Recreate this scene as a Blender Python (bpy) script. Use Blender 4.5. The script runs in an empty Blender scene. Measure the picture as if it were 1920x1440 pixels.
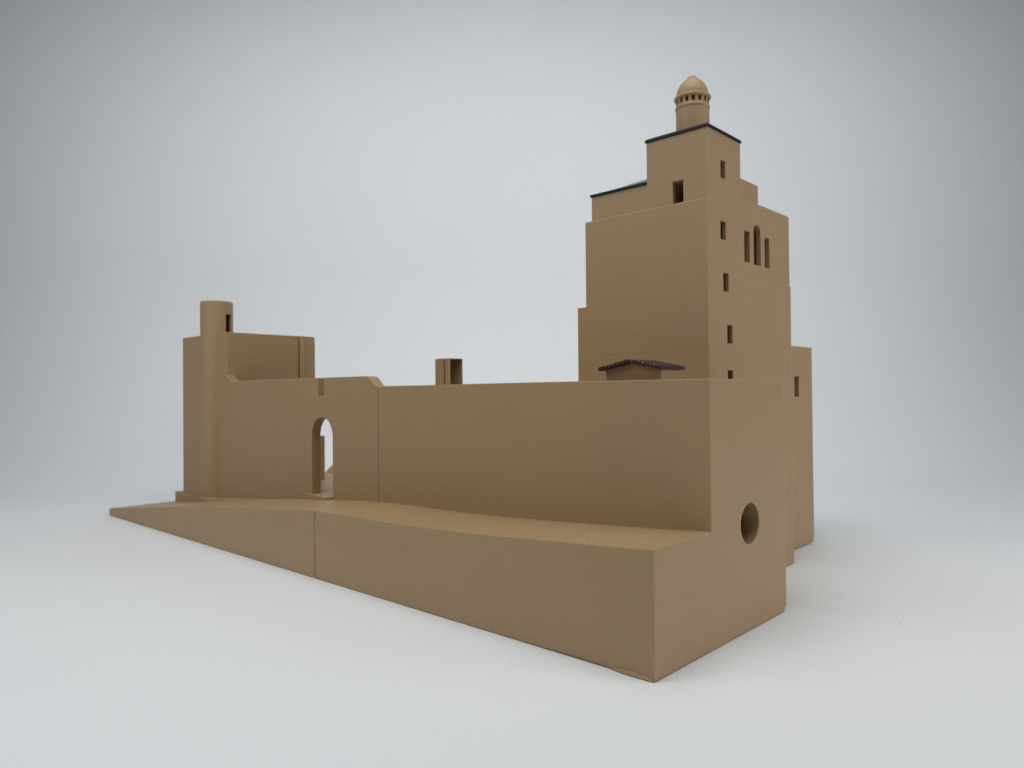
import bpy, bmesh, math, random
from mathutils import Vector, Matrix
random.seed(7)
S = 0.07                      # metres per modelling unit (the camera stands one unit above the table)
sc = bpy.context.scene
COL = sc.collection

# ------------------------------------------------------------------ materials
def new_mat(name):
    m = bpy.data.materials.new(name); m.use_nodes = True
    nt = m.node_tree
    b = nt.nodes['Principled BSDF']
    return m, nt, b

def N(nt, t, **kw):
    n = nt.nodes.new(t)
    for k, v in kw.items(): setattr(n, k, v)
    return n

def print_plastic(name, base, rough=0.55, spec=0.35, line=1.0, var=0.05, edge=0.0005, edge_light=0.0):
    """matt printed filament: fine horizontal layers, slightly uneven tone, softened edges"""
    m, nt, b = new_mat(name); L = nt.links.new
    geo = N(nt, 'ShaderNodeNewGeometry')
    sep = N(nt, 'ShaderNodeSeparateXYZ'); L(geo.outputs['Position'], sep.inputs[0])
    # layer ripple
    mul = N(nt, 'ShaderNodeMath', operation='MULTIPLY'); mul.inputs[1].default_value = 2*math.pi/0.00032
    L(sep.outputs['Z'], mul.inputs[0])
    sin = N(nt, 'ShaderNodeMath', operation='SINE'); L(mul.outputs[0], sin.inputs[0])
    # noise squeezed into layers: some layers stand out a little
    mp = N(nt, 'ShaderNodeMapping'); mp.inputs['Scale'].default_value = (14, 14, 2100)
    L(geo.outputs['Position'], mp.inputs['Vector'])
    nz = N(nt, 'ShaderNodeTexNoise'); nz.inputs['Scale'].default_value = 1.0; nz.inputs['Detail'].default_value = 3
    L(mp.outputs[0], nz.inputs['Vector'])
    # occasional misaligned layer
    mp2 = N(nt, 'ShaderNodeMapping'); mp2.inputs['Scale'].default_value = (7, 7, 600)
    L(geo.outputs['Position'], mp2.inputs['Vector'])
    nz2 = N(nt, 'ShaderNodeTexNoise'); nz2.inputs['Scale'].default_value = 1.0; nz2.inputs['Detail'].default_value = 1
    L(mp2.outputs[0], nz2.inputs['Vector'])
    cr = N(nt, 'ShaderNodeValToRGB'); cr.color_ramp.elements[0].position = 0.66; cr.color_ramp.elements[1].position = 0.76
    L(nz2.outputs['Fac'], cr.inputs[0])
    # grain of the matt surface
    gr = N(nt, 'ShaderNodeTexNoise'); gr.inputs['Scale'].default_value = 1500; gr.inputs['Detail'].default_value = 4; gr.inputs['Roughness'].default_value = .75
    L(geo.outputs['Position'], gr.inputs['Vector'])
    # broad tone
    br = N(nt, 'ShaderNodeTexNoise'); br.inputs['Scale'].default_value = 22; br.inputs['Detail'].default_value = 4
    L(geo.outputs['Position'], br.inputs['Vector'])
    h1 = N(nt, 'ShaderNodeMath', operation='MULTIPLY_ADD'); h1.inputs[1].default_value = 0.3*line
    L(sin.outputs[0], h1.inputs[0])
    h2 = N(nt, 'ShaderNodeMath', operation='MULTIPLY_ADD'); h2.inputs[1].default_value = 1.8*line
    L(nz.outputs['Fac'], h2.inputs[0])
    h3 = N(nt, 'ShaderNodeMath', operation='MULTIPLY_ADD')
    sn = N(nt, 'ShaderNodeSeparateXYZ'); L(geo.outputs['True Normal'], sn.inputs[0])
    up = N(nt, 'ShaderNodeMath', operation='MULTIPLY_ADD', use_clamp=False); up.inputs[1].default_value = 5.0; up.inputs[2].default_value = 1.2
    um = N(nt, 'ShaderNodeMath', operation='MAXIMUM'); um.inputs[1].default_value = 0.0
    L(sn.outputs['Z'], um.inputs[0]); L(um.outputs[0], up.inputs[0]); L(up.outputs[0], h3.inputs[1])
    L(gr.outputs['Fac'], h3.inputs[0])
    h4 = N(nt, 'ShaderNodeMath', operation='MULTIPLY'); h4.inputs[1].default_value = 1.7*line
    L(cr.outputs[0], h4.inputs[0])
    acc = None
    for z0, wd, am in ((.2655, .0022, 1.0), (.2590, .0022, -1.0), (.2535, .0020, .8), (.8475, .0024, -1.2), (.2420, .0022, .7)):
        d = N(nt, 'ShaderNodeMath', operation='SUBTRACT'); d.inputs[1].default_value = z0*S; L(sep.outputs['Z'], d.inputs[0])
        ab = N(nt, 'ShaderNodeMath', operation='ABSOLUTE'); L(d.outputs[0], ab.inputs[0])
        fl = N(nt, 'ShaderNodeMath', operation='MULTIPLY_ADD', use_clamp=True); fl.inputs[1].default_value = -1/(wd*S); fl.inputs[2].default_value = 1.0; L(ab.outputs[0], fl.inputs[0])
        sm = N(nt, 'ShaderNodeMath', operation='MULTIPLY_ADD'); sm.inputs[1].default_value = am*5.0
        if z0 > .8:                            # this one only runs across the gatehouse
            gt = N(nt, 'ShaderNodeMath', operation='GREATER_THAN'); gt.inputs[1].default_value = 2.125*S; L(sep.outputs['Y'], gt.inputs[0])
            gm = N(nt, 'ShaderNodeMath', operation='MULTIPLY'); L(gt.outputs[0], gm.inputs[0]); L(fl.outputs[0], gm.inputs[1]); fl = gm
        L(fl.outputs[0], sm.inputs[0])
        if acc is None: L(h4.outputs[0], sm.inputs[2])
        else: L(acc, sm.inputs[2])
        acc = sm.outputs[0]
    L(acc, h3.inputs[2]); L(h3.outputs[0], h2.inputs[2]); L(h2.outputs[0], h1.inputs[2])
    bev = N(nt, 'ShaderNodeBevel'); bev.samples = 6; bev.inputs['Radius'].default_value = edge
    bump = N(nt, 'ShaderNodeBump'); bump.inputs['Strength'].default_value = 0.16; bump.inputs['Distance'].default_value = 0.00012
    L(h1.outputs[0], bump.inputs['Height']); L(bev.outputs[0], bump.inputs['Normal'])
    L(bump.outputs[0], b.inputs['Normal'])
    # colour
    a1 = N(nt, 'ShaderNodeMath', operation='MULTIPLY_ADD'); a1.inputs[1].default_value = var*0.9
    L(nz.outputs['Fac'], a1.inputs[0])
    a2 = N(nt, 'ShaderNodeMath', operation='MULTIPLY_ADD'); a2.inputs[1].default_value = var*1.5; a2.inputs[2].default_value = 1-var*3.7
    L(br.outputs['Fac'], a2.inputs[0]); L(a2.outputs[0], a1.inputs[2])
    a3 = N(nt, 'ShaderNodeMath', operation='MULTIPLY_ADD'); a3.inputs[1].default_value = var*5.0
    L(gr.outputs['Fac'], a3.inputs[0]); L(a1.outputs[0], a3.inputs[2])
    vm = N(nt, 'ShaderNodeVectorMath', operation='SCALE'); vm.inputs[0].default_value = base
    tone = a3.outputs[0]
    if edge_light:      # edge highlights painted in: base colour lightened along convex edges
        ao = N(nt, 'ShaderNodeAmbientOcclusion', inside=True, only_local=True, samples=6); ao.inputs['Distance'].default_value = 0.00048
        inv = N(nt, 'ShaderNodeMath', operation='MULTIPLY_ADD'); inv.inputs[1].default_value = -edge_light; inv.inputs[2].default_value = 1+edge_light
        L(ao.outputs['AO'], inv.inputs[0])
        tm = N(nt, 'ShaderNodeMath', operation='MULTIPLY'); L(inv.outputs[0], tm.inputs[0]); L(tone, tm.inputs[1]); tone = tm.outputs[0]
    L(tone, vm.inputs['Scale']); L(vm.outputs[0], b.inputs['Base Color'])
    b.inputs['Roughness'].default_value = rough
    b.inputs['Specular IOR Level'].default_value = spec
    return m

TAN = print_plastic('tan_plastic', (0.398, 0.273, 0.146), rough=0.46, spec=0.38, var=0.06, edge_light=0.75)
TAN_PLAIN = print_plastic('tan_plastic_fine', (0.398, 0.273, 0.146), rough=0.46, spec=0.38, var=0.06)
BLACK = print_plastic('black_plastic', (0.010, 0.0095, 0.009), rough=0.5, spec=0.3, line=0.6, edge=0.0002)
GLOSSY_BLACK = print_plastic('glossy_grey_plastic', (0.085, 0.093, 0.098), rough=0.28, spec=0.8, line=0.5, edge=0.0002)
BROWN = print_plastic('dark_brown_plastic', (0.040, 0.026, 0.019), rough=0.55, spec=0.3, line=0.6, edge=0.0002)

def paper():
    m, nt, b = new_mat('matt_white_sheet'); L = nt.links.new
    geo = N(nt, 'ShaderNodeNewGeometry')
    gr = N(nt, 'ShaderNodeTexNoise'); gr.inputs['Scale'].default_value = 1300; gr.inputs['Detail'].default_value = 5; gr.inputs['Roughness'].default_value = .8
    L(geo.outputs['Position'], gr.inputs['Vector'])
    br = N(nt, 'ShaderNodeTexNoise'); br.inputs['Scale'].default_value = 9; br.inputs['Detail'].default_value = 3
    L(geo.outputs['Position'], br.inputs['Vector'])
    mx = N(nt, 'ShaderNodeMath', operation='MULTIPLY_ADD'); mx.inputs[1].default_value = 0.30
    L(gr.outputs['Fac'], mx.inputs[0])
    m2 = N(nt, 'ShaderNodeMath', operation='MULTIPLY_ADD'); m2.inputs[1].default_value = 0.045; m2.inputs[2].default_value = 0.827
    L(br.outputs['Fac'], m2.inputs[0]); L(m2.outputs[0], mx.inputs[2])
    vm = N(nt, 'ShaderNodeVectorMath', operation='SCALE'); vm.inputs[0].default_value = (0.815, 0.842, 0.858)
    L(mx.outputs[0], vm.inputs['Scale']); L(vm.outputs[0], b.inputs['Base Color'])
    bump = N(nt, 'ShaderNodeBump'); bump.inputs['Strength'].default_value = 0.12; bump.inputs['Distance'].default_value = 0.0002
    L(gr.outputs['Fac'], bump.inputs['Height']); L(bump.outputs[0], b.inputs['Normal'])
    b.inputs['Roughness'].default_value = 0.7; b.inputs['Specular IOR Level'].default_value = 0.2
    return m
PAPER = paper()

def plain(name, c, rough=0.7):
    m, nt, b = new_mat(name)
    tex = N(nt, 'ShaderNodeTexNoise'); tex.inputs['Scale'].default_value = 900
    vm = N(nt, 'ShaderNodeVectorMath', operation='SCALE'); vm.inputs[0].default_value = c
    ma = N(nt, 'ShaderNodeMath', operation='MULTIPLY_ADD'); ma.inputs[1].default_value = .3; ma.inputs[2].default_value = .85
    nt.links.new(tex.outputs['Fac'], ma.inputs[0]); nt.links.new(ma.outputs[0], vm.inputs['Scale'])
    nt.links.new(vm.outputs[0], b.inputs['Base Color']); b.inputs['Roughness'].default_value = rough
    return m
SHAVE = plain('pale_curl', (.62, .50, .32))
FIBRE = plain('dark_fibre', (0.09, 0.08, 0.07))

# ------------------------------------------------------------------ mesh helpers (modelling units)
def bm_box(x0, x1, y0, y1, z0, z1, bm=None):
    bm = bm or bmesh.new()
    v = [bm.verts.new((x, y, z)) for z in (z0, z1) for x, y in ((x0, y0), (x1, y0), (x1, y1), (x0, y1))]
    for f in ((3, 2, 1, 0), (4, 5, 6, 7), (0, 1, 5, 4), (1, 2, 6, 5), (2, 3, 7, 6), (3, 0, 4, 7)):
        bm.faces.new([v[i] for i in f])
    return bm

def bm_loft(rings, bm=None, caps=True):
    bm = bm or bmesh.new()
    R = [[bm.verts.new(p) for p in r] for r in rings]
    n = len(R[0])
    for a, b in zip(R, R[1:]):
        for i in range(n):
            bm.faces.new((a[i], a[(i+1) % n], b[(i+1) % n], b[i]))
    if caps:
        bm.faces.new(R[0][::-1]); bm.faces.new(R[-1])
    bmesh.ops.recalc_face_normals(bm, faces=bm.faces)
    return bm

def bm_prism(poly, lo, hi, axis, bm=None):
    """poly of 2-D points extruded along one axis"""
    def P(p, t):
        if axis == 0: return (t, p[0], p[1])
        if axis == 1: return (p[0], t, p[1])
        return (p[0], p[1], t)
    return bm_loft([[P(p, lo) for p in poly], [P(p, hi) for p in poly]], bm)

def bm_lathe(profile, cx, cy, n=64, bm=None):
    """profile of (radius, z), open or touching the axis"""
    bm = bm or bmesh.new()
    R = []
    for r, z in profile:
        if r < 1e-6: R.append([bm.verts.new((cx, cy, z))])
        else: R.append([bm.verts.new((cx+r*math.cos(2*math.pi*i/n), cy+r*math.sin(2*math.pi*i/n), z)) for i in range(n)])
    for a, b in zip(R, R[1:]):
        for i in range(n):
            j = (i+1) % n
            if len(a) == 1: bm.faces.new((a[0], b[i], b[j]))
            elif len(b) == 1: bm.faces.new((a[i], a[j], b[0]))
            else: bm.faces.new((a[i], a[j], b[j], b[i]))
    bmesh.ops.recalc_face_normals(bm, faces=bm.faces)
    return bm

def to_mesh(bm, name='tmp'):
    me = bpy.data.meshes.new(name); bm.to_mesh(me); bm.free(); return me

def boolean(me, ops):
    """me: mesh; ops: list of (operation, bmesh)"""
    for op, cut in ops:
        a = bpy.data.objects.new('a', me); COL.objects.link(a)
        cm = to_mesh(cut); c = bpy.data.objects.new('c', cm); COL.objects.link(c)
        md = a.modifiers.new('b', 'BOOLEAN'); md.operation = op; md.object = c; md.solver = 'EXACT'
        bpy.context.view_layer.update()
        dg = bpy.context.evaluated_depsgraph_get()
        out = bpy.data.meshes.new_from_object(a.evaluated_get(dg))
        bpy.data.objects.remove(a); bpy.data.objects.remove(c); bpy.data.meshes.remove(cm)
        me = out
    return me

ORIGIN = {}
def thing(name, label, cat, at, group=None):
    o = bpy.data.objects.new(name, None); COL.objects.link(o)
    o.location = Vector(at)*S; o.empty_display_size = 0.01
    o['label'] = label; o['category'] = cat
    if group: o['group'] = group
    ORIGIN[o.name] = Vector(at)
    return o

def obj(name, shape, mat, parent=None, label=None, smooth=None, at=None):
    me = shape if isinstance(shape, bpy.types.Mesh) else to_mesh(shape, name)
    me.name = name
    o = bpy.data.objects.new(name, me); COL.objects.link(o)
    base = Vector((0, 0, 0)); p = parent
    while p is not None:
        base += Vector(p['_at']) if '_at' in p else ORIGIN[p.name]; p = p.parent
    loc = Vector((0, 0, 0))
    if parent is None and at is not None: loc = Vector(at)
    if parent is not None:
        # origin of the part: middle of its lowest outline
        lo = [min(v.co[i] for v in me.vertices) for i in range(3)]; hi = [max(v.co[i] for v in me.vertices) for i in range(3)]
        loc = Vector(((lo[0]+hi[0])/2, (lo[1]+hi[1])/2, lo[2])) - base
        o.parent = parent
    o['_at'] = list(loc)
    me.transform(Matrix.Scale(S, 4) @ Matrix.Translation(-(base+loc)))
    o.location = loc*S
    me.materials.clear(); me.materials.append(mat)
    for f in me.polygons: f.material_index = 0
    if smooth is not None:
        for f in me.polygons: f.use_smooth = True
        me.set_sharp_from_angle(angle=math.radians(smooth))
    if label: o['label'] = label
    return o

def interp(tab, y):
    if y <= tab[0][0]: return tab[0][1]
    for (a, za), (b, zb) in zip(tab, tab[1:]):
        if y <= b:
            t = (y-a)/(b-a); return za+(zb-za)*t
    return tab[-1][1]

LAYER = 0.0041
def smoothed(tab, y, w=0.06, step=0.0):
    z = sum(interp(tab, y+w*k) for k in (-1, -.5, 0, .5, 1))/5
    if step:                                  # gentle slopes print as low terraces
        t = z/LAYER; f = t-math.floor(t)
        f2 = min(1, max(0, (f-.5)/.22+.5))
        z = z*(1-step) + (math.floor(t)+f2)*LAYER*step
    return z

LEDGE = [(-.2, .473), (0, .4565), (.13, .446), (.29, .436), (.46, .4265), (.70, .4115), (.97, .3975), (1.2, .3875),
         (1.35, .3820), (1.56, .3780), (1.80, .3765), (2.0, .3725), (2.14, .3665), (2.30, .357), (2.45, .3455), (2.62, .3320), (2.90, .3105),
         (3.37, .2665), (3.85, .2175), (4.21, .1760), (4.78, .1150), (5.27, .0590), (5.6, .03)]
XW = 0.4067

# ------------------------------------------------------------------ 1. near wall piece with ledge and tunnel
SEAM = 2.1235
wall_piece = thing('castle_wall', 'long plain tan wall with a ledge along its foot and a round hole in its near end', 'model wall', (0.55, 1.0, 0))
rings = []
ys = [i*SEAM/260 for i in range(261)]
for y in ys:
    z = smoothed(LEDGE, y, step=.55)
    zt = 1.0468 - 0.004*max(0, y-0.9)/1.2
    fl = -0.0085*y
    warp = 0.0045*math.exp(-((y-0.33)/0.25)**2) if y > 0.16 else 0.0
    zb = 0.004 + warp
    if abs(y-ys[0]) < 1e-9: rings.append([(.004, .0, .008), (1.060, .0, .007), (1.094, .0, .030), (1.094, .0, zt), (XW, .0, zt), (XW, .0, z), (0, .0, z), (0, .0, .009)]); y = .006
    rings.append([(fl+.005, y, warp*.8), (1.062, y, 0), (1.094, y, .026), (1.094, y, zt), (XW, y, zt), (XW, y, z), (fl, y, z), (fl, y, zb+.003)])
me = to_mesh(bm_loft(rings))
# teardrop tunnel
hc = (.739, .4440); hr = .0865
tear = []
for i in range(40):
    a = math.radians(90+16+ i*(360-32)/39)
    tear.append((hc[0]+hr*math.cos(a), hc[1]+hr*math.sin(a)))
tear.append((hc[0]+.004, hc[1]+hr*1.045))
tear = tear[::-1]
me = boolean(me, [('DIFFERENCE', bm_prism(tear, -.2, .13, 1)), ('DIFFERENCE', bm_box(.45, 1.05, .075, 1.9, .05, .95))])
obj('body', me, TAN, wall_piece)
# small printed flaw: folded skirt at the foot of the near corner
sk = bm_loft([[(-.004-.010*t*(1-t)*2, y, .001), (-.001, y, .001), (-.001, y, .010+.010*t*(1-t)*4), (-.0035, y, .006+.008*t*(1-t)*4)]
              for t, y in [(i/10, .005+i*.0175) for i in range(11)]])
obj('foot_lip', sk, TAN_PLAIN, wall_piece, label='thin folded lip of plastic at the foot of the near corner')

# ------------------------------------------------------------------ 2. gatehouse piece
Y0 = SEAM + .0075
gate = thing('gatehouse', 'tan gatehouse piece with pointed arch, round turret and a ramp running down to the table', 'model gatehouse', (.6, 3.7, 0))
rings = []
ys = [Y0 + i*(5.27-Y0)/520 for i in range(521)]
for y in ys:
    z = smoothed(LEDGE, y, step=.55)
    x1 = .47 if y < 4.86 else 1.30
    fl = -0.0085*y
    rings.append([(fl+.004, y, 0), (x1, y, 0), (x1, y, z), (fl, y, z), (fl, y, .007)])
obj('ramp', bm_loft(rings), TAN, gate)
# front wall with its high left part, arch, notch
T = 0.066
poly = [(Y0, .02), (4.88, .02), (4.88, 1.486), (4.082, 1.486), (4.082, 1.160), (4.078, 1.152), (4.066, 1.151), (4.065, 1.1425), (4.052, 1.142), (4.051, 1.1335), (4.038, 1.133), (4.037, 1.1245), (4.024, 1.124), (4.022, 1.1155), (4.008, 1.115), (4.005, 1.1075), (3.99, 1.1065),
        (2.255, 1.1055), (2.228, 1.1020), (2.205, 1.091), (2.178, 1.0660), (2.160, 1.0510), (2.145, 1.0455), (Y0, 1.0440)]
me = to_mesh(bm_prism(poly, XW, XW+T, 0))
arch = [(2.855, .27), (2.6085, .27), (2.6085, .735)]
w = .1232; c = 2.7318
for i in range(1, 13):   # right side arc to the apex
    t = i/12; arch.append((c - w*(1-t**1.75), .735 + .117*math.sin(t*math.pi/2)**1.0))
for i in range(11, -1, -1):
    t = i/12; arch.append((c + w*(1-t**1.75), .735 + .117*math.sin(t*math.pi/2)**1.0))
me = boolean(me, [('DIFFERENCE', bm_prism(arch, XW-.1, XW+T+.1, 0)),
                  ('DIFFERENCE', bm_box(XW-.05, XW+T+.05, 2.703, 2.777, .990, 1.2))])
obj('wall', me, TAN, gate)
# body of the gate tower behind the front wall
tw = bm_prism([(XW+.004, 4.080), (1.008, 4.080), (1.010, 4.072), (1.018, 4.072), (1.021, 4.090), (1.033, 4.090), (1.036, 4.068), (1.046, 4.056), (1.060, 4.051), (1.074, 4.056), (1.084, 4.068), (1.088, 4.084), (1.186, 4.084), (1.186, 4.87), (XW+.004, 4.87)], .02, 1.4868, 2)
me = boolean(to_mesh(tw), [('DIFFERENCE', bm_prism([(1.165, 1.50), (1.20, 1.50), (1.20, 1.466), (1.188, 1.4725), (1.176, 1.484)], 3.9, 5.0, 1))])
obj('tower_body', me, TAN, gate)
# round turret half sunk in the front wall
cx, cy, cr = .4577, 4.348, .1229
def slot_cut():
    b = bm_box(-.0295, .0295, .03, .2, 1.4895, 1.643)
    # doorway looks along the wall towards the near end, a little towards the front
    ang = math.radians(-118+0)   # direction of the outward normal
    ang = math.atan2(-.86, .36)
    M = Matrix.Translation((cx, cy, 0)) @ Matrix.Rotation(ang-math.pi/2, 4, 'Z')
    bmesh.ops.transform(b, matrix=M, verts=b.verts); return b
me = boolean(to_mesh(bm_lathe([(0, .02), (cr, .02), (cr, 1.740), (cr-.005, 1.7460), (0, 1.7460)], cx, cy, 96)), [('DIFFERENCE', slot_cut()), ('DIFFERENCE', bm_lathe([(0, 1.40), (cr-.022, 1.40), (cr-.022, 1.725), (0, 1.725)], cx, cy, 48))])
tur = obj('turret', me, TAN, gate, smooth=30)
# foot of the tower
obj('plinth', bm_box(.385, .55, 4.49, 4.995, .03, .182), TAN, gate)
sk = bm_loft([[(cx+(r)*math.cos(a), cy+(r)*math.sin(a), z) for a in [2*math.pi*i/48 for i in range(48)]] for r, z in ((cr+.009, .05), (cr+.007, .186), (cr+.001, .194))])
obj('turret_foot', sk, TAN, gate, smooth=30)
fr = []
for i in range(13):
    y = 3.42 + i*(4.26-3.42)/12
    g = smoothed(LEDGE, y); h = .030*(i/12)**1.2 + .0015
    fr.append([(XW-.030*(i/12)-.002, y, g-.03), (XW+.02, y, g-.03), (XW+.02, y, g+h), (XW-.022*(i/12)-.001, y, g+h*.4)])
obj('foot_moulding', bm_loft(fr), TAN, gate)
# doorstep
st = bm_prism([(.365, 2.644), (.372, 2.636), (.62, 2.60), (.62, 2.95), (XW-.004, 2.95)], .25, .3475, 2)
obj('doorstep', st, TAN, gate)
obj('courtyard_floor', bm_prism([(XW+T-.001, 2.20), (2.24, 2.20), (2.24, 3.99), (XW+T-.001, 3.99)], 0, .343, 2), TAN, gate)
obj('shade_block', bm_box(XW+T+.002, 2.20, Y0+.004, 2.585, .3, 1.028), TAN, gate)  # unseen block added to keep sky light off the arch jamb
obj('pillar', bm_box(.78, .914, 3.508, 3.62, .345, .681), TAN, gate)
obj('stair', bm_prism([(1.215, .344), (1.62, .344), (1.62, .64), (1.56, .66), (1.44, .545), (1.36, .49), (1.29, .405)], 3.86, 3.98, 1), TAN, gate)
# square chimney tower at the back of the courtyard
ch = bm_prism([(2.0, 3.302), (2.174, 3.302), (2.174, 3.470), (2.0, 3.470)], .344, 1.298, 2)
me = boolean(to_mesh(ch), [('DIFFERENCE', bm_box(1.9, 2.020, 3.340, 3.362, .9, 1.4)), ('DIFFERENCE', bm_loft([[(2.026, y, .6), (x, y, .6), (x, y, z), (2.026, y, z)] for y, x, z in ((3.29, 2.1752, 1.2990), (3.462, 2.164, 1.286))]))])
obj('chimney', me, TAN_PLAIN, gate)

# ------------------------------------------------------------------ 3. keep
keep = thing('castle_keep', 'tall tan stepped tower with slit windows, black flat roofs and a domed lantern on top', 'model tower', (1.6, .8, 0))
YB = .333
XB = 1.0311
body = to_mesh(bm_box(XB, 1.384, YB, 1.069, .004, 1.931))
u = [('UNION', bm_prism([(1.3835, .06), (1.60, YB+.0), (2.0035, YB), (2.0035, 1.25), (1.3835, 1.25)][1:] if False else [(1.3835, YB), (2.0035, YB), (2.0035, 1.25), (1.3835, 1.25)], .006, 1.598, 2)),
     ('UNION', bm_box(1.3835, 2.0015, YB+.0045, 1.25, 1.55, 2.0)),
     ('UNION', bm_box(1.0385, 1.3835, YB, .676, 1.70, 2.2745)),
     ('UNION', bm_box(1.0395, 1.37, .60, 1.030, 1.70, 2.062)),
     ('UNION', bm_box(XB+.0008, 1.60, 1.0, 1.1285, .006, 1.4645))]
body = boolean(body, u)
DEP = .30
slits = [(1.1690, 1.2215, 2.0540, 2.1455), (1.1600, 1.2185, 1.7485, 1.8410), (1.1840, 1.2420, 1.4925, 1.5860), (1.2185, 1.2765, 1.2342, 1.3280), (1.2185, 1.2765, 1.007, 1.1010)]
tall = [(1.4290, 1.4960, 1.6695, 1.8365), (1.6735, 1.7372, 1.6680, 1.8347)]
cuts = [(x0, x1, z0, z1, YB) for x0, x1, z0, z1 in slits] + [(x0, x1, z0, z1, YB) for x0, x1, z0, z1 in tall]
def grow(x0): return .018 if x0 > 1.4 else .030
def rev(x0): return .030 if x0 > 1.4 else .022
ops = [('DIFFERENCE', bm_box(x0, x1, y-.1, y+.04, z0, z1)) for x0, x1, z0, z1, y in cuts]
ops += [('DIFFERENCE', bm_box(x0-grow(x0), x1+grow(x0), y+rev(x0), y+(DEP if z1 > 2 else .55), z0-(.012 if x0 < 1.3 else .03), z1+(.012 if x0 < 1.3 else .03))) for x0, x1, z0, z1, y in cuts]
def archpoly(x0, x1, z0, zs, zt, e=0):
    x0 += e; x1 -= e; z0 += e; zt -= e
    c = (x0+x1)/2; w = (x1-x0)/2
    p = [(x0, z0), (x1, z0), (x1, zs)]
    p += [(c+w*math.cos(math.pi*i/16)**1.0 if i <= 8 else c-w*math.cos(math.pi*(16-i)/16), zs+(zt-zs)*math.sin(math.pi*i/16)**.9) for i in range(1, 16)]
    return p + [(x0, zs)]
AW = (1.5375, 1.6265, 1.668, 1.838, 1.8870)
ops.append(('DIFFERENCE', bm_prism(archpoly(*AW), YB-.1, YB+.05, 1)))
ops.append(('DIFFERENCE', bm_box(AW[0]-.018, AW[1]+.018, YB+.03, YB+.55, AW[2]-.03, AW[4]+.03)))
ops.append(('DIFFERENCE', bm_box(.95, 1.10, .4655, .526, 1.9335, 2.0445)))
ops.append(('DIFFERENCE', bm_box(1.063, 1.34, .4455, .60, 1.9335, 2.0445)))
body = boolean(body, ops)
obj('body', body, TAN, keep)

def pocket(poly, y0, y1, gx=.018, gz=.03, reveal=.05):
    """open-fronted lining of a window hole facing -Y, wider behind its reveal"""
    bm = bmesh.new()
    xs = [p[0] for p in poly]; zs = [p[1] for p in poly]
    cx, cz = (min(xs)+max(xs))/2, (min(zs)+max(zs))/2
    fx = 1+(gx-.002)/((max(xs)-min(xs))/2); fz = 1+(max(gz-.002, 0))/((max(zs)-min(zs))/2)
    big = [(cx+(x-cx)*fx, cz+(z-cz)*fz) for x, z in poly]
    rows = [[bm.verts.new((x, y, z)) for x, z in q] for q, y in ((poly, y0), (poly, y0+reveal), (big, y0+reveal+.002), (big, y1))]
    n = len(poly)
    for a, b in zip(rows, rows[1:]):
        for i in range(n): bm.faces.new((a[i], a[(i+1) % n], b[(i+1) % n], b[i]))
    bm.faces.new(rows[-1])
    return bm
e = .0012
for x0, x1, z0, z1, y in cuts:
    yy = y + (.0045 if z0 > 1.6 and x0 > 1.39 else 0)
    obj('window', pocket([(x0+e, z0+e), (x1-e, z0+e), (x1-e, z1-e), (x0+e, z1-e)], yy+.003, y+(DEP if z1 > 2 else .55)-.002, grow(x0), .012 if x0 < 1.3 else .03, rev(x0)+y-yy-.002), TAN_PLAIN, keep, label='narrow upright slit window' if x0 < 1.3 else 'tall narrow window beside the arched one')
obj('window', pocket(archpoly(*AW, e=e), YB+.0075, YB+.548, .018, .03, .0235), TAN_PLAIN, keep, label='tall window with a pointed arch')
dp = pocket([(-.526+e, 1.9335+e), (-.4655-e, 1.9335+e), (-.4655-e, 2.0445-e), (-.526+e, 2.0445-e)], 1.0420, 1.338, .018, .0, .022)
bmesh.ops.transform(dp, matrix=Matrix(((0, 1, 0, 0), (-1, 0, 0, 0), (0, 0, 1, 0), (0, 0, 0, 1))), verts=dp.verts)
obj('doorway', dp, TAN_PLAIN, keep, label='square dark doorway under the top roof')
# annex on the right
an = boolean(to_mesh(bm_prism([(2.0045, .010), (2.640, .010), (2.668, .034), (2.668, 1.2755), (2.0045, 1.2755)], .470, 1.25, 1)),
             [('DIFFERENCE', bm_box(2.3805, 2.4535, .4, .54, .9565, 1.0850)), ('DIFFERENCE', bm_box(2.3505, 2.4835, .52, .80, .9265, 1.1150))])
anx = obj('annex', an, TAN, keep)
obj('window', pocket([(2.3805+e, .9565+e), (2.4535-e, .9565+e), (2.4535-e, 1.0850-e), (2.3805+e, 1.0850-e)], .474, .798, .03, .03), TAN_PLAIN, anx)
obj('upper_block', bm_box(1.386, 1.7361, .400, .80, 2.0002, 2.1389), TAN, keep)
# black roof of the top block
def hip(x0, x1, y0, y1, z, rim, rise, inset, o=.006):
    return bm_loft([[(x0-o+d, y0-o+d, zz), (x1+o-d, y0-o+d, zz), (x1+o-d, y1+o-d, zz), (x0-o+d, y1+o-d, zz)] for d, zz in ((0.001, z), (0, z+.003), (0.001, z+rim), (inset, z+rim+rise))])
obj('roof', hip(1.0385, 1.3835, YB, .676, 2.2750, .012, .0065, .006), BLACK, keep, label='black flat roof plate with bevelled rim under the lantern')
wr = bm_loft([[(1.0335+d, .6775, z), (1.374-d, .6775, z), (1.374-d, 1.036-d, z), (1.0335+d, 1.036-d, z)] for d, z in ((0, 2.063), (0, 2.0755), (.004, 2.0775))])
obj('roof', wr, BLACK, keep, label='black roof rim of the lower side wing')
wr = bm_loft([[(1.0365, .885, 2.0765), (1.30, .885, 2.0765), (1.30, .885, 2.0780), (1.040, .885, 2.0780)],
              [(1.0365, .800, 2.0765), (1.30, .800, 2.0765), (1.30, .800, 2.0990), (1.080, .800, 2.0990)],
              [(1.0365, .6772, 2.0765), (1.30, .6772, 2.0765), (1.30, .6772, 2.1075), (1.088, .6772, 2.1075)]])
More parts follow.
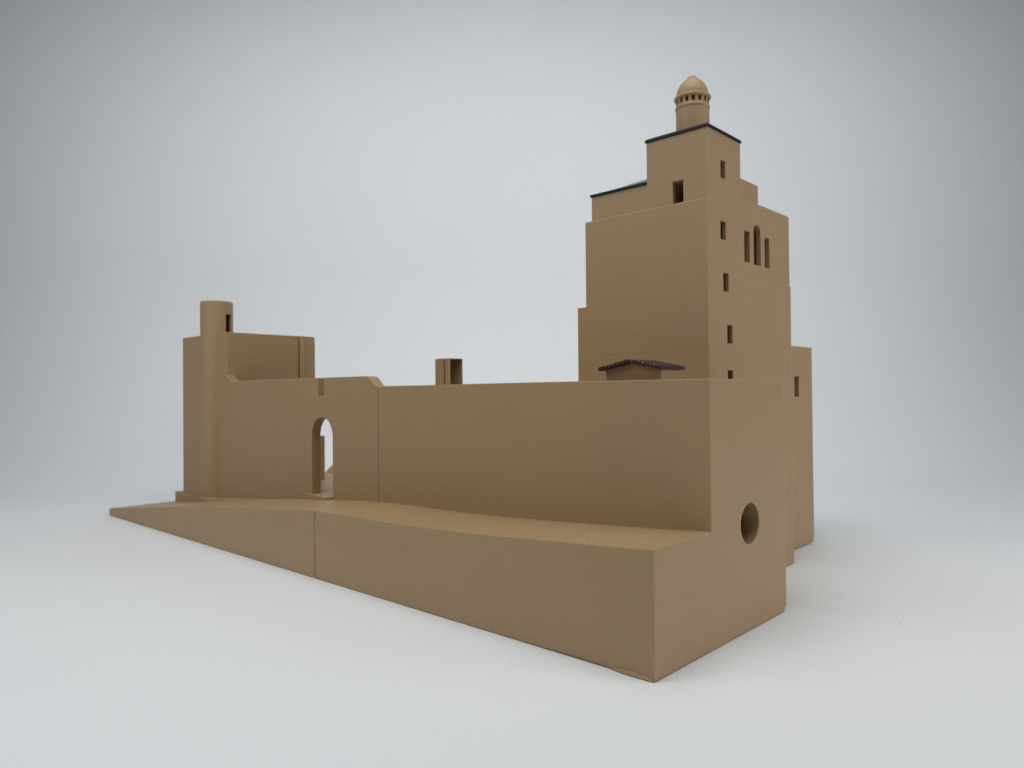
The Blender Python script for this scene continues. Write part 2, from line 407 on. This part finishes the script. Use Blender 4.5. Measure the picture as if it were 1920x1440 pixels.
obj('roof', wr, GLOSSY_BLACK, keep, label='shiny grey-black hip rising behind the roof rim of the lower side wing')
# lantern
lx, ly, lr = 1.205, .503, .0838
prof = [(0, 2.280), (lr+.003, 2.280), (lr+.003, 2.3035), (lr, 2.3055), (lr, 2.4440), (lr+.0035, 2.4470), (lr+.0035, 2.4540), (lr, 2.4570), (lr, 2.4650), (0, 2.4650)]
lan = obj('lantern', bm_lathe(prof, lx, ly, 72), TAN, keep, smooth=30)
obj('core', bm_lathe([(0, 2.4652), (lr*.45, 2.4652), (lr*.45, 2.4930), (0, 2.4930)], lx, ly, 32), TAN, lan, smooth=30)
ax0 = math.atan2(-.489, -.872)
for i in range(16):
    a = ax0 + (i+.5)*math.pi/8 + math.radians(3.4)
    da = math.radians(6.2)
    p = [(lx+r*math.cos(a+s*da), ly+r*math.sin(a+s*da)) for r, s in ((lr*.74, -1), (lr*.995, -1), (lr*1.0, 0), (lr*.995, 1), (lr*.74, 1))]
    obj('pillar', bm_prism(p, 2.4652, 2.4928, 2), TAN_PLAIN, lan)
ring = [(0, 2.4930), (lr, 2.4930)] + [(lr+.0095*math.sin(t), 2.5025-.0095*math.cos(t)) for t in [math.pi*k/10 for k in range(1, 10)]] + [(lr-.001, 2.5122), (0, 2.5122)]
obj('ring', bm_lathe(ring, lx, ly, 72), TAN, lan, smooth=50)
dome = [(0, 2.5124), (.0818, 2.5124), (.0815, 2.522), (.0800, 2.533), (.0762, 2.545), (.0708, 2.557), (.0640, 2.570), (.0565, 2.580), (.0460, 2.590), (.0355, 2.598),
        (.0275, 2.6035), (.0250, 2.6065), (.0243, 2.6125), (.0205, 2.6155), (0, 2.6155)]
obj('dome', bm_lathe(dome, lx, ly, 72), TAN, lan, smooth=35)

# ------------------------------------------------------------------ 4. small house on the terrace
hx0, hx1, hy0, hy1, hz = .600, .763, .333, .629, 1.0472
house = thing('small_house', 'small tan gabled house with a dark brown tiled roof in front of the tall tower', 'model house', (.68, .481, hz))
ym = (hy0+hy1)/2
obj('wall', bm_prism([(hy0, hz+.0008), (hy1, hz+.0008), (hy1, 1.098), (ym, 1.1260), (hy0, 1.098)], hx0, hx1, 0), TAN, house)
th = .0155
ov = .0155
rz = 1.1290; ez = 1.0945
roof = bm_prism([(hy0-ov, ez), (ym, rz), (hy1+ov, ez), (hy1+ov, ez+th), (ym+.012, rz+th-.002), (ym, rz+th*.9), (ym-.012, rz+th-.002), (hy0-ov, ez+th)], .562, .775, 0)
rf = obj('roof', roof, BROWN, house)
vb = bmesh.new()
for i in range(17):                        # lumpy ends of the tiles along the front verge
    t = (i+.5)/17
    y = hy0-ov + t*(hy1-hy0+2*ov)
    z = rz - abs(y-ym)/((hy1-hy0)/2+ov)*(rz-ez) + th*.62
    y += random.uniform(-.004, .004); k = random.uniform(.55, 1.35)
    m = Matrix.Translation((.5625, y, z+random.uniform(-.003, .003))) @ Matrix.Diagonal((.0070*k, .0075*k, .0085*k, 1))
    bmesh.ops.create_uvsphere(vb, u_segments=14, v_segments=8, radius=1, matrix=m)
GLOSS = print_plastic('glossy_brown_plastic', (0.030, 0.021, 0.016), rough=0.16, spec=0.9, line=0.2, edge=0.0001)
obj('tile_end', vb, GLOSS, rf, label='glossy lumpy tile ends along the front verge', smooth=60)

# ------------------------------------------------------------------ crumbs
def fibre(name, label, p, ang, ln, r, mat, z0=0.0, grp=None):
    rings = []
    for i in range(7):
        t = i/6-.5
        x = p[0]+ln*t*math.cos(ang) - .25*ln*(t*t)*math.sin(ang); y = p[1]+ln*t*math.sin(ang) + .25*ln*(t*t)*math.cos(ang)
        rr = r*(1-.8*abs(t)*1.6)
        rings.append([(x-rr*math.sin(ang)*math.cos(k*math.pi/3), y+rr*math.cos(ang)*math.cos(k*math.pi/3), z0+r*.95+rr*math.sin(k*math.pi/3)) for k in range(6)])
    o = obj(name, bm_loft(rings), mat, at=(p[0], p[1], z0), smooth=60)
    o['label'] = label; o['category'] = 'speck'
    if grp: o['group'] = grp
    return o
fibre('dust_fibre', 'tiny dark fibre lying on the white table to the right of the model', (1.2354, -.4355), .7, .011, .0013, FIBRE, grp='specks on the white table')
fibre('dust_fibre', 'tiny dark fibre on the white table in front of the long wall', (-.2037, .497), 1.2, .008, .0012, FIBRE, grp='specks on the white table')
fibre('plastic_shaving', 'pale curl of plastic lying on the ledge of the long wall', (.122, .3832), 2.3, .018, .0026, SHAVE, z0=smoothed(LEDGE, .3832)+.0006)

# ------------------------------------------------------------------ table and backdrop: one white sheet curving up
fwd = Vector((.72735641, .68616142, 0)).normalized(); rgt = Vector((fwd.y, -fwd.x, 0))
C = Vector((-2.14114987, -1.35758991, 1.0))
prof = [(-6, 0), (-2, 0), (0, 0), (2, 0), (4, 0), (6, 0)]
D0, RR = 7.25, 2.7
prof += [(D0+RR*math.sin(a), RR-RR*math.cos(a)) for a in [math.radians(k*4.5) for k in range(0, 21)]]
prof += [(D0+RR, RR+k*1.2) for k in range(1, 8)]
bm = bmesh.new()
cols = []
for s in [-13+i*26/40 for i in range(41)]:
    cols.append([bm.verts.new(Vector((C.x, C.y, 0)) + fwd*d + rgt*s + Vector((0, 0, z))) for d, z in prof])
for a, b in zip(cols, cols[1:]):
    for i in range(len(prof)-1): bm.faces.new((a[i], a[i+1], b[i+1], b[i]))
bmesh.ops.recalc_face_normals(bm, faces=bm.faces)
sheet = obj('backdrop', bm, PAPER, smooth=60)
sheet['kind'] = 'structure'; sheet['label'] = 'seamless white sheet under and behind the model'

# ------------------------------------------------------------------ light
world = bpy.data.worlds.new('World'); sc.world = world; world.use_nodes = True
bg = world.node_tree.nodes['Background']; bg.inputs[0].default_value = (0.86, 0.93, 1.0, 1); bg.inputs[1].default_value = 0.11

def area(name, pos, target, sx, sy, power, col=(1, 1, 1), spread=180):
    l = bpy.data.lights.new(name, 'AREA'); l.shape = 'RECTANGLE'; l.size = sx*S; l.size_y = sy*S; l.energy = power; l.color = col; l.spread = math.radians(spread)
    o = bpy.data.objects.new(name, l); COL.objects.link(o); o.location = Vector(pos)*S
    o.rotation_euler = (Vector(target)-Vector(pos)).to_track_quat('-Z', 'Y').to_euler()
    return o
def P(d, s, z): return Vector((C.x, C.y, 0)) + fwd*d + rgt*s + Vector((0, 0, z))
area('overhead_lamp', P(4.5, 0, 8), P(4.6, 0, 0), 5, 4, 0.48, (1.0, .99, .985))
area('front_overhead_lamp', P(1.5, 0, 7.5), P(2.5, 0, 0), 6, 3, 1.24, (1.0, .99, .985))
area('backdrop_lamp', P(4.5, 0, 8), P(9.9, 0, 3.2), 14, 2, 0.37, (.965, .995, 1.0), 90)
area('right_lamp', P(1, 7.5, 2.5), P(4.4, 1.5, 1.3), 3.5, 3, 0.35, (1.0, .985, .97), 120)
area('left_lamp', P(1.5, -6, 5), P(5, -1.5, 1), 4, 4, 0.25, (1.0, .985, .97), 120)

# ------------------------------------------------------------------ camera
cam = bpy.data.cameras.new('camera'); co = bpy.data.objects.new('camera', cam); COL.objects.link(co)
R = Matrix(((.68625655, -.00214455, -.72735641), (-.72730143, -.01466741, -.68616142), (-.00919693, .99989013, -.01162534)))
co.matrix_world = Matrix.Translation(C*S) @ R.to_4x4()
cam.sensor_width = 36; cam.lens = 36*1356.659/1920
cam.clip_start = .005; cam.clip_end = 10
cam.dof.use_dof = True; cam.dof.focus_distance = 3.2*S; cam.dof.aperture_fstop = 40
sc.camera = co

sc.render.engine = 'CYCLES'
sc.cycles.max_bounces = 8; sc.cycles.diffuse_bounces = 6
sc.view_settings.view_transform = 'Standard'; sc.view_settings.look = 'None'
sc.view_settings.exposure = 0; sc.view_settings.gamma = 1
for o in bpy.data.objects:
    if '_at' in o: del o['_at']
